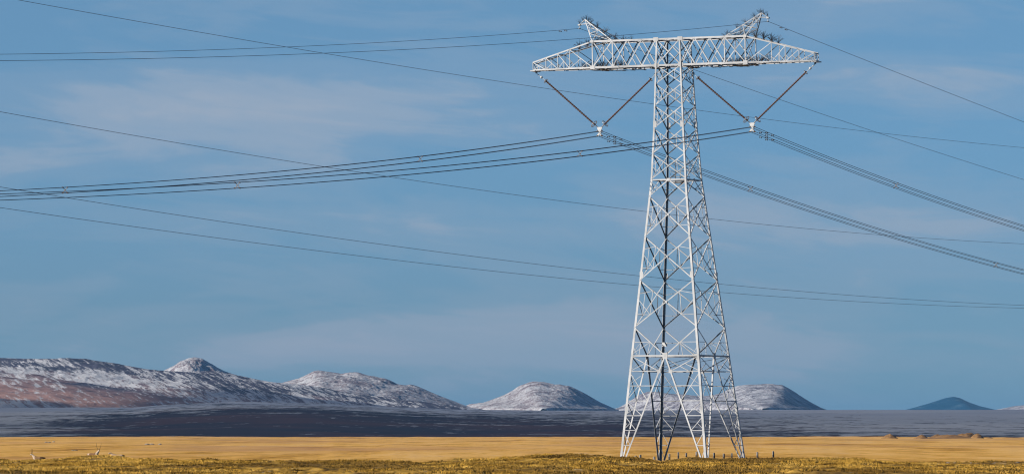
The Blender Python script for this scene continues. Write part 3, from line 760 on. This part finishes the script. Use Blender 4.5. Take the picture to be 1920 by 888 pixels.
for s in (-1, 1):
    side = 'left' if s < 0 else 'right'
    pp = lambda u, z: TW(s * u, 0, z)
    insulator(pp(14.38, ZT - .28), pp(8.30, 31.78), pp(13.50, 36.18), 'brown rod insulator hanging from the outer %s end of the cross arm' % side)
    insulator(pp(1.42, ZT - .25), pp(7.42, 31.78), pp(2.35, 36.0), 'brown rod insulator hanging from the %s side of the tower body' % side)
    c = TW(s * 7.87, 0, YZ); root = empty('yoke_plate', c, -TH); tag(root, yoke_lab[s], 'yoke plate', 'yoke plates joining insulators and conductors')
    lb = LB(); Y = Vector((0, 1, 0)); X = Vector((1, 0, 0))
    # dog-bone plate outline with waist, extruded
    pts = [(-.27, .20), (-.17, .27), (.17, .27), (.27, .20), (.20, .04), (.10, -.14), (.11, -.30), (.28, -.50), (.26, -.60), (.14, -.62), (0, -.42), (-.14, -.62), (-.26, -.60), (-.28, -.50), (-.11, -.30), (-.10, -.14), (-.20, .04)]
    nn_ = len(pts); lb.v += [Vector((x, -.045, z)) for x, z in pts] + [Vector((x, .045, z)) for x, z in pts]
    lb.f += [tuple(range(nn_))[::-1], tuple(range(nn_, 2 * nn_))] + [(i, (i + 1) % nn_, nn_ + (i + 1) % nn_, nn_ + i) for i in range(nn_)]
    pl = lb.build('plate', M_WHITE, root)
    for dx in (-1, 1):
        for zz in (ZW0, ZW1):
            lb = LB(); p = Vector((dx * HW, 0, zz - YZ + .05))
            v, f = lathe([(-.20, .03), (-.16, .06), (0, .085), (.16, .06), (.20, .03)], 8, p - Vector((0, 0, .05)), Y); lb.v += v; lb.f += f
            lb.build('suspension_clamp', M_RING, root)

# ------------------------------------------------------------------ conductors
ldir = Vector((math.sin(TH), math.cos(TH), 0))           # along the line, away from the camera
def solve_t(base, px):                                   # along the line until it shows at photo column px
    k = (px - 960) / F
    return (k * base.y - base.x) / (ldir.x - k * ldir.y)
def fit(base, pts, z0):
    A = []; b = []
    for (px, py) in pts:
        t = solve_t(base, px); D = base.y + t * ldir.y; z = EYE + (HZ - py) / F * D
        A.append([abs(t), t * t]); b.append(z - z0)
    return np.linalg.lstsq(np.array(A), np.array(b), rcond=None)[0]
def tube_path(name, pts, r, mat, k=6):
    v = []; f = []
    for i, p in enumerate(pts):
        d = (pts[min(i + 1, len(pts) - 1)] - pts[max(i - 1, 0)]).normalized(); a = d.cross(up).normalized(); b = a.cross(d)
        for j in range(k): v.append(p + a * (r * math.cos(2 * math.pi * j / k)) + b * (r * math.sin(2 * math.pi * j / k)))
    for i in range(len(pts) - 1):
        for j in range(k): f.append((i * k + j, i * k + (j + 1) % k, (i + 1) * k + (j + 1) % k, (i + 1) * k + j))
    o0 = pts[0].copy(); return mesh_obj(name, v, f, mat, None, True)
# photo points on the upper wires of each bundle
up_pts = {-1: ([(788, 294), (500, 322.6), (0, 357.8)], [(1407, 349), (1640, 428), (1867, 492), (1920, 506)]),
          1: ([(1087, 283), (800, 314), (500, 338.7), (0, 363.5)], [(1500, 274), (1680, 344), (1800, 385), (1920, 424)])}
def zcurve(z0, cl, cr, t):
    a, b = (cl if t < 0 else cr); return z0 + a * abs(t) + b * t * t
curv = {}
grp = {-1: 'four wires of the left conductor bundle', 1: 'four wires of the right conductor bundle'}
for s in (-1, 1):
    cbase = TW(s * 7.87, 0, 31)
    cl = fit(cbase, up_pts[s][0], ZW0); cr = fit(cbase, up_pts[s][1], ZW0); curv[s] = (cbase, cl, cr)
    for dx in (-1, 1):
        for zi, zz in enumerate((ZW0, ZW1)):
            b = TW(s * 7.87 + dx * HW, 0, 31); pts = []
            for t in np.concatenate([np.linspace(-230, -2, 58), np.linspace(-1.5, 1.5, 5), np.linspace(2, 330, 80)]):
                p = b + ldir * t; pts.append(Vector((p.x, p.y, zcurve(zz, cl, cr, t))))
            o = tube_path('conductor_wire', pts, .023, M_WIRE)
            tag(o, '%s %s dark wire of the conductor bundle under the %s insulator V' % ('upper' if zi == 0 else 'lower', 'near' if dx == s * 0 + 1 else 'far', 'left' if s < 0 else 'right'), 'power line wire', grp[s])
def spacer(s, px, label):
    base, cl, cr = curv[s]; t = solve_t(base, px); p = base + ldir * t; z = (zcurve(ZW0, cl, cr, t) + zcurve(ZW1, cl, cr, t)) / 2
    root = empty('bundle_spacer', (p.x, p.y, z), -TH); tag(root, label, 'spacer', 'spacers clipped on the conductor bundles')
    lb = LB(); h = .22
    for dx in (-1, 1):
        lb.angle((dx * .07, 0, -.1), (dx * .07, 0, .1), (0, -1, 0), .06); lb.angle((dx * .07, 0, .1), (dx * HW, 0, h), (0, -1, 0), .055); lb.angle((dx * .07, 0, -.1), (dx * HW, 0, -h), (0, -1, 0), .055)
    lb.tube((-.07, 0, 0), (.07, 0, 0), .03, 5); lb.build('frame', M_FRAME, root)
    for dx in (-1, 1):
        for dz in (-1, 1):
            lb = LB(); lb.tube((dx * HW, -.07, dz * h), (dx * HW, .07, dz * h), .05, 7); lb.build('clamp', M_SHED, root)
spacer(-1, 788, 'small spacer on the left bundle, midway between frame edge and tower')
spacer(-1, 122, 'small spacer on the left bundle near the left edge of the view')
spacer(1, 1087, 'small spacer on the right bundle just left of the tower')
spacer(1, 445, 'small spacer on the right bundle above the pointed cone')
spacer(1, 1680, 'small spacer on the right bundle, highest one right of the tower')
spacer(-1, 1407, 'small spacer on the left bundle just right of the tower')
spacer(-1, 1867, 'small spacer on the left bundle near the right edge of the view')
def damper(p, group, label):
    root = empty('vibration_damper', p, -TH); tag(root, label, 'damper', group); lb = LB()
    lb.tube((0, 0, 0), (0, 0, -.09), .022, 5); lb.tube((0, -.22, -.09), (0, .22, -.09), .012, 4); lb.build('clamp', M_RING, root)
    for q in (-1, 1):
        v, f = lathe([(0, .02), (.03, .05), (.12, .05), (.15, .03)], 7, Vector((0, q * .20 - .07, -.09)), Vector((0, 1, 0))); mesh_obj('weight', v, f, M_SPIKE, root)
for s in (-1, 1):
    base, cl, cr = curv[s]
    for t in (2.6, 4.0):
        for dx in (-1, 1):
            for zi, zz in enumerate((ZW0, ZW1)):
                b = TW(s * 7.87 + dx * HW, 0, 31) + ldir * (t + .2 * dx)
                damper((b.x, b.y, zcurve(zz, cl, cr, t) - .02), 'dampers beside the %s yoke plate' % ('left' if s < 0 else 'right'), 'dumbbell damper on a conductor wire right beside the %s yoke plate' % ('left' if s < 0 else 'right'))
# earth wires from the peaks
ew = {-1: ([(800, 73), (500, 91), (250, 99), (0, 101)], [(1305, 137), (1500, 199), (1700, 264), (1920, 338)]),
      1: ([(1000, 79), (700, 96), (400, 107), (0, 114)], [(1600, 104), (1750, 163), (1920, 229)])}
for s in (-1, 1):
    p0 = tw @ PK[s]; cl = fit(p0, ew[s][0], p0.z); cr = fit(p0, ew[s][1], p0.z); pts = []
    for t in np.concatenate([np.linspace(-230, -2, 58), [0], np.linspace(2, 330, 80)]):
        p = p0 + ldir * t; pts.append(Vector((p.x, p.y, zcurve(p0.z, cl, cr, t))))
    tag(tube_path('earth_wire', pts, .019, M_WIRE2), 'thin earth wire carried by the %s peak of the tower' % ('left' if s < 0 else 'right'), 'power line wire', 'earth wires on the tower peaks')
    for t in ((-3.0, -4.2) if s < 0 else (3.0, 4.2)):
        p = p0 + ldir * t; damper((p.x, p.y, zcurve(p0.z, cl, cr, t) - .02), 'dampers on the %s earth wire' % ('left' if s < 0 else 'right'), 'small dark damper on the earth wire beside the %s peak' % ('left' if s < 0 else 'right'))
# second line passing behind the tower
sec = [([(35, 0), (570, 95), (1000, 162), (1225, 195), (1560, 239), (1920, 277)], 'topmost thin wire crossing behind the cross arm insulators'),
       ([(0, 210), (350, 270), (720, 330), (1210, 397), (1560, 432), (1920, 457)], 'thin wire sloping behind the middle of the tower'),
       ([(0, 348), (480, 427), (800, 471), (1195, 516), (1560, 548), (1920, 573)], 'thin wire sloping behind the lower tower, upper of a close pair'),
       ([(0, 390), (350, 437), (700, 482), (1190, 535), (1560, 562), (1920, 577)], 'lowest thin wire of all, sloping behind the lower tower')]
for k, (pts_, lab) in enumerate(sec):
    off_ = (0, 2, 8, 16)[k]
    P0 = Vector((-.096 * 560, 560 + off_, 0)); P1 = Vector((.096 * 900, 900 + off_, 0)); dd = (P1 - P0).normalized()
    A = []; bb = []
    for (px_, py_) in pts_:
        kk = (px_ - 960) / F; t = (kk * P0.y - P0.x) / (dd.x - kk * dd.y); D = P0.y + t * dd.y
        A.append([1, t, t * t, t ** 3]); bb.append(EYE + (HZ - py_) / F * D)
    cf = np.linalg.lstsq(np.array(A)[:, :3], np.array(bb), rcond=None)[0]
    pts = [Vector((P0.x + dd.x * t, P0.y + dd.y * t, cf[0] + cf[1] * t + cf[2] * t * t)) for t in np.linspace(-90, 560, 110)]
    tag(tube_path('power_line_wire', pts, .026, M_WIRE2), lab, 'power line wire', 'wires of the second line behind the tower')

# ------------------------------------------------------------------ marker posts round the tower foot
posts = [(1191.8, 476, .80), (1201, 478, .88), (1226.8, 470, .74), (1255, 520, .80), (1272, 530, .92), (1287, 540, .80), (1306, 535, .95), (1339, 520, .90), (1357, 528, .80), (1372, 528, .84), (1388.6, 524, .70), (1420, 540, .90), (1450, 552, .95)]
plab = ['tilted white topped post left of the far dark leg', 'tallest white topped post left of the far dark leg', 'white topped post just left of the far dark leg', 'short post just right of the far dark leg',
        'post behind the grassy bump, between the two middle legs', 'barely visible post tip over the grassy bump', 'post beside the inner strut of the right front leg', 'post right of the front leg, standing clear',
        'post between the front leg and the right leg', 'post just left of the right leg', 'short post hidden behind the foot of the right leg', 'first post right of the tower', 'rightmost post, farthest from the tower']
for (px_, D, h), lab in zip(posts, plab):
    X = (px_ - 960) / F * D; z = float(ground_z(np.array([X]), np.array([D]))[0])
    root = empty('marker_post', (X, D, z - .05), random.random()); root.rotation_euler[1] = random.uniform(-.04, .04)
    tag(root, lab, 'post', 'marker posts round the tower foot')
    lb = LB(); w = .075
    lb.box8(Vector((0, 0, -.2)), Vector((0, 0, h * .62)), Vector((1, 0, 0)), Vector((0, 1, 0)), -w, w, -w, w); lb.build('post_shaft', M_POST, root)
    v, f = lathe([(0, .108), (.02, .108), (h * .34, .10), (h * .38, .06)], 4, Vector((0, 0, h * .62)), up); mesh_obj('white_cap', v, f, M_POSTW, root)

# ------------------------------------------------------------------ soil heaps on the right horizon
heaps = [(1668, 3300, 17, 7.5, 3.0, 'low broad soil heap, leftmost on the right horizon'), (1728, 3250, 17, 6.5, 3.0, 'sandy soil heap second from the left'), (1756, 3330, 19, 7.0, 3.0, 'brown soil heap in the middle of the row'),
         (1810, 3200, 26, 11.0, 4.0, 'tallest rounded soil heap of the row'), (1832, 3190, 14, 8.5, 3.0, 'small steep soil heap right of the tallest'), (1856, 3180, 9, 3.0, 2.0, 'tiny soil heap at the right end of the row'),
         (1780, 3120, 62, 6.0, 3.0, 'long low soil bank joining the heaps'), (1900, 3240, 34, 2.2, 3.0, 'flat soil bank at the right edge')]
for (px_, D, hw, hp, yd, lab) in heaps:
    X0 = (px_ - 960) / F * D; wm = hw / F * D; hm_ = hp / F * D * 1.1
    a = np.linspace(0, 2 * math.pi, 49); r = np.linspace(0, 1.25, 22)
    AA, RR = np.meshgrid(a, r); xx = wm * RR * np.cos(AA); yy = wm * 1.3 * RR * np.sin(AA)
    zz = hm_ * np.clip(1 - RR ** 1.5, 0, 1) ** 1.0 * (1 + 1.1 * fbm(xx * .22 + px_, yy * .22, 4, 4)) + .25 * fbm(xx * .8 + px_, yy * .8, 6, 3) * (RR < 1)
    if hw > 30: zz = hm_ * .5 * (1 + np.cos(np.pi * np.clip(RR, 0, 1))) * (1 + 1.5 * fbm(xx * .12 + px_, yy * .2, 4, 4))
    zz = np.where(RR > 1, -.8 * (RR - 1), zz); zz[:, -1] = zz[:, 0]
    zg = float(ground_z(np.array([X0]), np.array([float(D)]))[0]) - .25
    o = grid_obj('dirt_mound', xx[:, ::-1], yy[:, ::-1], zz[:, ::-1], M_SOIL); o.location = (X0, D, zg)
    tag(o, lab, 'dirt mound', 'soil heaps on the horizon')

# ------------------------------------------------------------------ stones
def stone_mesh(seed):
    r_ = random.Random(seed); v = []; f = []; n = 8
    for i in range(1, 4):
        for j in range(n):
            th = math.pi * i / 4; ph = 2 * math.pi * j / n; q = r_.uniform(.8, 1.15)
            v.append((q * math.sin(th) * math.cos(ph), q * .8 * math.sin(th) * math.sin(ph), q * .55 * math.cos(th)))
    v += [(0, 0, .5), (0, 0, -.5)]
    for i in range(2):
        for j in range(n): f.append((i * n + j, (i + 1) * n + j, (i + 1) * n + (j + 1) % n, i * n + (j + 1) % n))
    for j in range(n): f.append((24, j, (j + 1) % n)); f.append((25, 16 + (j + 1) % n, 16 + j))
    me = bpy.data.meshes.new('stone'); me.from_pydata(v, [], f); me.materials.append(M_STONE); return me
stm = [stone_mesh(i) for i in range(5)]
def stone(px_, D, sc, lab, grp_):
    X = (px_ - 960) / F * D; z = float(ground_z(np.array([X]), np.array([float(D)]))[0])
    o = bpy.data.objects.new('stone', random.choice(stm)); C.objects.link(o); o.location = (X, D, z + sc * .22); o.scale = (sc * random.uniform(1, 1.7), sc, sc * random.uniform(.6, .9)); o.rotation_euler = (0, 0, random.uniform(-.4, .4))
    tag(o, lab, 'stone', grp_)
for x in (551, 556, 588, 592, 597, 604, 612, 654, 668, 702, 720, 727, 741, 758, 762, 788, 790, 855, 860, 866, 871):
    stone(x + random.uniform(-2, 2), random.uniform(432, 440), random.uniform(.06, .15), 'small pale stone on the crest of the bank left of the tower', 'stones along the left bank crest')
for i in range(26):
    stone(random.uniform(1755, 1925), random.uniform(395, 440), random.uniform(.06, .14), 'small pale stone in the gravel strip at the lower right', 'stones in the gravel strip at the right')
for x, D in ((86, 1500), (92, 1500), (101, 1550), (137, 800), (142, 800), (276, 1250), (284, 1250), (300, 1240)):
    stone(x, D, .45 if D > 1000 else .2, 'pale rock lying in the golden grass beyond the antelopes', 'rocks in the grass beyond the antelopes')

# ------------------------------------------------------------------ antelopes
def coat(name, body, pale, dark, darkx):
    m, nt, p = pbsdf(name, body, .9, 0, .1); t = nt.nodes.new('ShaderNodeTexCoord'); sp = nt.nodes.new('ShaderNodeSeparateXYZ'); L(nt, t.outputs['Object'], sp.inputs[0])
    nz = noise(nt, t.outputs['Object'], 6, 3)
    zz = math_(nt, 'ADD', sp.outputs[2], math_(nt, 'MULTIPLY', nz, .2))
    c = mixc(nt, ramp(nt, zz, [(.60, g(1)), (.68, g(0))]), body, pale)
    nk = ramp(nt, math_(nt, 'ADD', sp.outputs[0], math_(nt, 'MULTIPLY', nz, .1)), [(.36, g(0)), (.44, g(1))])
    c = mixc(nt, nk, c, pale)
    rp = ramp(nt, math_(nt, 'MULTIPLY', math_(nt, 'ADD', sp.outputs[0], math_(nt, 'MULTIPLY', nz, .1)), -1.0), [(darkx, g(0)), (darkx + .08, g(1))])
    c = mixc(nt, rp, c, dark)
    L(nt, c, p.inputs['Base Color']); return m
M_HORN = mat_vary('dark_horn', (.03, .025, .02), (.06, .045, .035), 12, .5)
def antelope(loc, rz, label, mat, lying=False, horn=.55, head_turn=0.0, neck_up=1.0):
    root = empty('antelope', loc, rz); tag(root, label, 'antelope', 'antelopes resting behind the left bank')
    zb = .62 if not lying else .30
    V = [(-.36, 0, zb + .02), (-.12, 0, zb), (.14, 0, zb), (.36, 0, zb + .02)]; rad = [.17, .165, .175, .16]
    E = [(0, 1), (1, 2), (2, 3)]
    nx, nz_ = .50, zb + .22 * neck_up
    hx = .58; ct, st_ = math.cos(head_turn), math.sin(head_turn)
    V += [(nx, 0, nz_), (hx, 0, nz_ + .14 * neck_up), (hx + .10 * ct, .10 * st_, nz_ + .15 * neck_up), (hx + .22 * ct, .22 * st_, nz_ + .07 * neck_up)]
    rad += [.10, .075, .075, .04]; E += [(3, 4), (4, 5), (5, 6), (6, 7)]
    if not lying:
        for sy in (-1, 1):
            k = len(V); V += [(.36, sy * .10, zb - .14), (.37, sy * .10, zb - .34), (.35, sy * .10, .04), (.38, sy * .10, .0)]; rad += [.07, .04, .028, .03]; E += [(3, k), (k, k + 1), (k + 1, k + 2), (k + 2, k + 3)]
            k = len(V); V += [(-.34, sy * .11, zb - .15), (-.28, sy * .11, zb - .27), (-.42, sy * .11, .26), (-.37, sy * .11, .03), (-.34, sy * .11, .0)]; rad += [.09, .055, .035, .028, .03]; E += [(0, k), (k, k + 1), (k + 1, k + 2), (k + 2, k + 3), (k + 3, k + 4)]
    else:
        for sy in (-1, 1):
            k = len(V); V += [(.40, sy * .14, .12), (.56, sy * .15, .06), (.38, sy * .17, .04)]; rad += [.06, .035, .03]; E += [(3, k), (k, k + 1), (k + 1, k + 2)]
            k = len(V); V += [(-.26, sy * .17, .14), (-.05, sy * .2, .07), (-.28, sy * .2, .04)]; rad += [.09, .04, .03]; E += [(0, k), (k, k + 1), (k + 1, k + 2)]
    k = len(V); V += [(-.52, 0, zb + .08), (-.58, 0, zb - .04)]; rad += [.04, .02]; E += [(0, k), (k, k + 1)]
    me = bpy.data.meshes.new('body'); me.from_pydata(V, E, []); me.materials.append(mat)
    o = bpy.data.objects.new('body', me); C.objects.link(o); o.parent = root
    md = o.modifiers.new('skin', 'SKIN'); md.use_smooth_shade = True
    for i, sv in enumerate(me.skin_vertices[0].data): sv.radius = (rad[i], rad[i]); sv.use_root = (i == 1)
    o.modifiers.new('sub', 'SUBSURF').levels = 2; o.modifiers['sub'].render_levels = 2
    hb_ = Vector((hx + .05 * ct, .05 * st_, nz_ + .20 * neck_up))
    side_ = Vector((-st_, ct, 0))
    if horn > 0:
        for q in (-1, 1):
            lb = LB(); pr = None
            for j in range(7):
                t = j / 6; p = hb_ + side_ * q * (.04 + .17 * math.sin(t * 1.9) * .9) + Vector((-.12 * t * ct + .10 * t * t, 0, horn * t))
                if pr is not None: lb.tube(pr, p, .019 * (1 - .55 * t), 5)
                pr = p
            lb.build('horn', M_HORN, root)
    for q in (-1, 1):
        lb = LB(); a = hb_ + side_ * q * .05 - Vector((0, 0, .05)); b = a + side_ * q * .12 + Vector((-.02, 0, .05)); c = a + Vector((-.05 * ct, -.05 * st_, .0))
        lb.v += [a, b, c, a + Vector((0, 0, -.02)), b + Vector((0, 0, -.012)), c + Vector((0, 0, -.02))]; lb.f += [(0, 1, 2), (5, 4, 3), (0, 3, 4, 1), (1, 4, 5, 2), (2, 5, 3, 0)]; lb.build('ear', mat, root)
        lb = LB(); e = Vector((hx + .12 * ct, .12 * st_, nz_ + .18 * neck_up)) + side_ * q * .055; v, f = lathe([(-.012, .004), (0, .014), (.012, .004)], 6, e, side_); lb.v += v; lb.f += f; lb.build('eye', M_HORN, root)
def gz(px_, D): X = (px_ - 960) / F * D; return X, float(ground_z(np.array([X]), np.array([float(D)]))[0])
cA = coat('fawn_coat_dark_rump', (.36, .21, .10), (.66, .50, .36), (.10, .055, .03), .02)
cB = coat('fawn_coat_dark_front', (.22, .12, .06), (.62, .48, .35), (.60, .43, .30), .20)
cC = coat('sandy_coat', (.48, .29, .13), (.62, .42, .26), (.30, .17, .08), .30)
def stand(px_, py_, top):                       # distance behind the crest where the back shows just above the grass
    best = min(np.arange(436, 474, .5), key=lambda D: abs(gz(px_, D)[1] - (EYE + (HZ - py_) / F * D - top)))
    X, z = gz(px_, best); return X, float(best), EYE + (HZ - py_) / F * best - top
X, D, z = stand(73, 855, .80); antelope((X, D, z), math.pi - .1, 'horned antelope with pale neck and dark rump, leftmost of the three', cA, horn=.42)
X, D, z = stand(174, 848, .80); antelope((X, D, z), R(-28), 'antelope with the longest upright horns, behind the grassy hump', cB, lying=False, horn=.58, head_turn=R(-50), neck_up=1.0)
X, D, z = stand(221, 851, .46); antelope((X, D, z), math.pi + .05, 'small sandy antelope lying low at the right end of the hump', cC, lying=True, horn=.0, neck_up=.75)
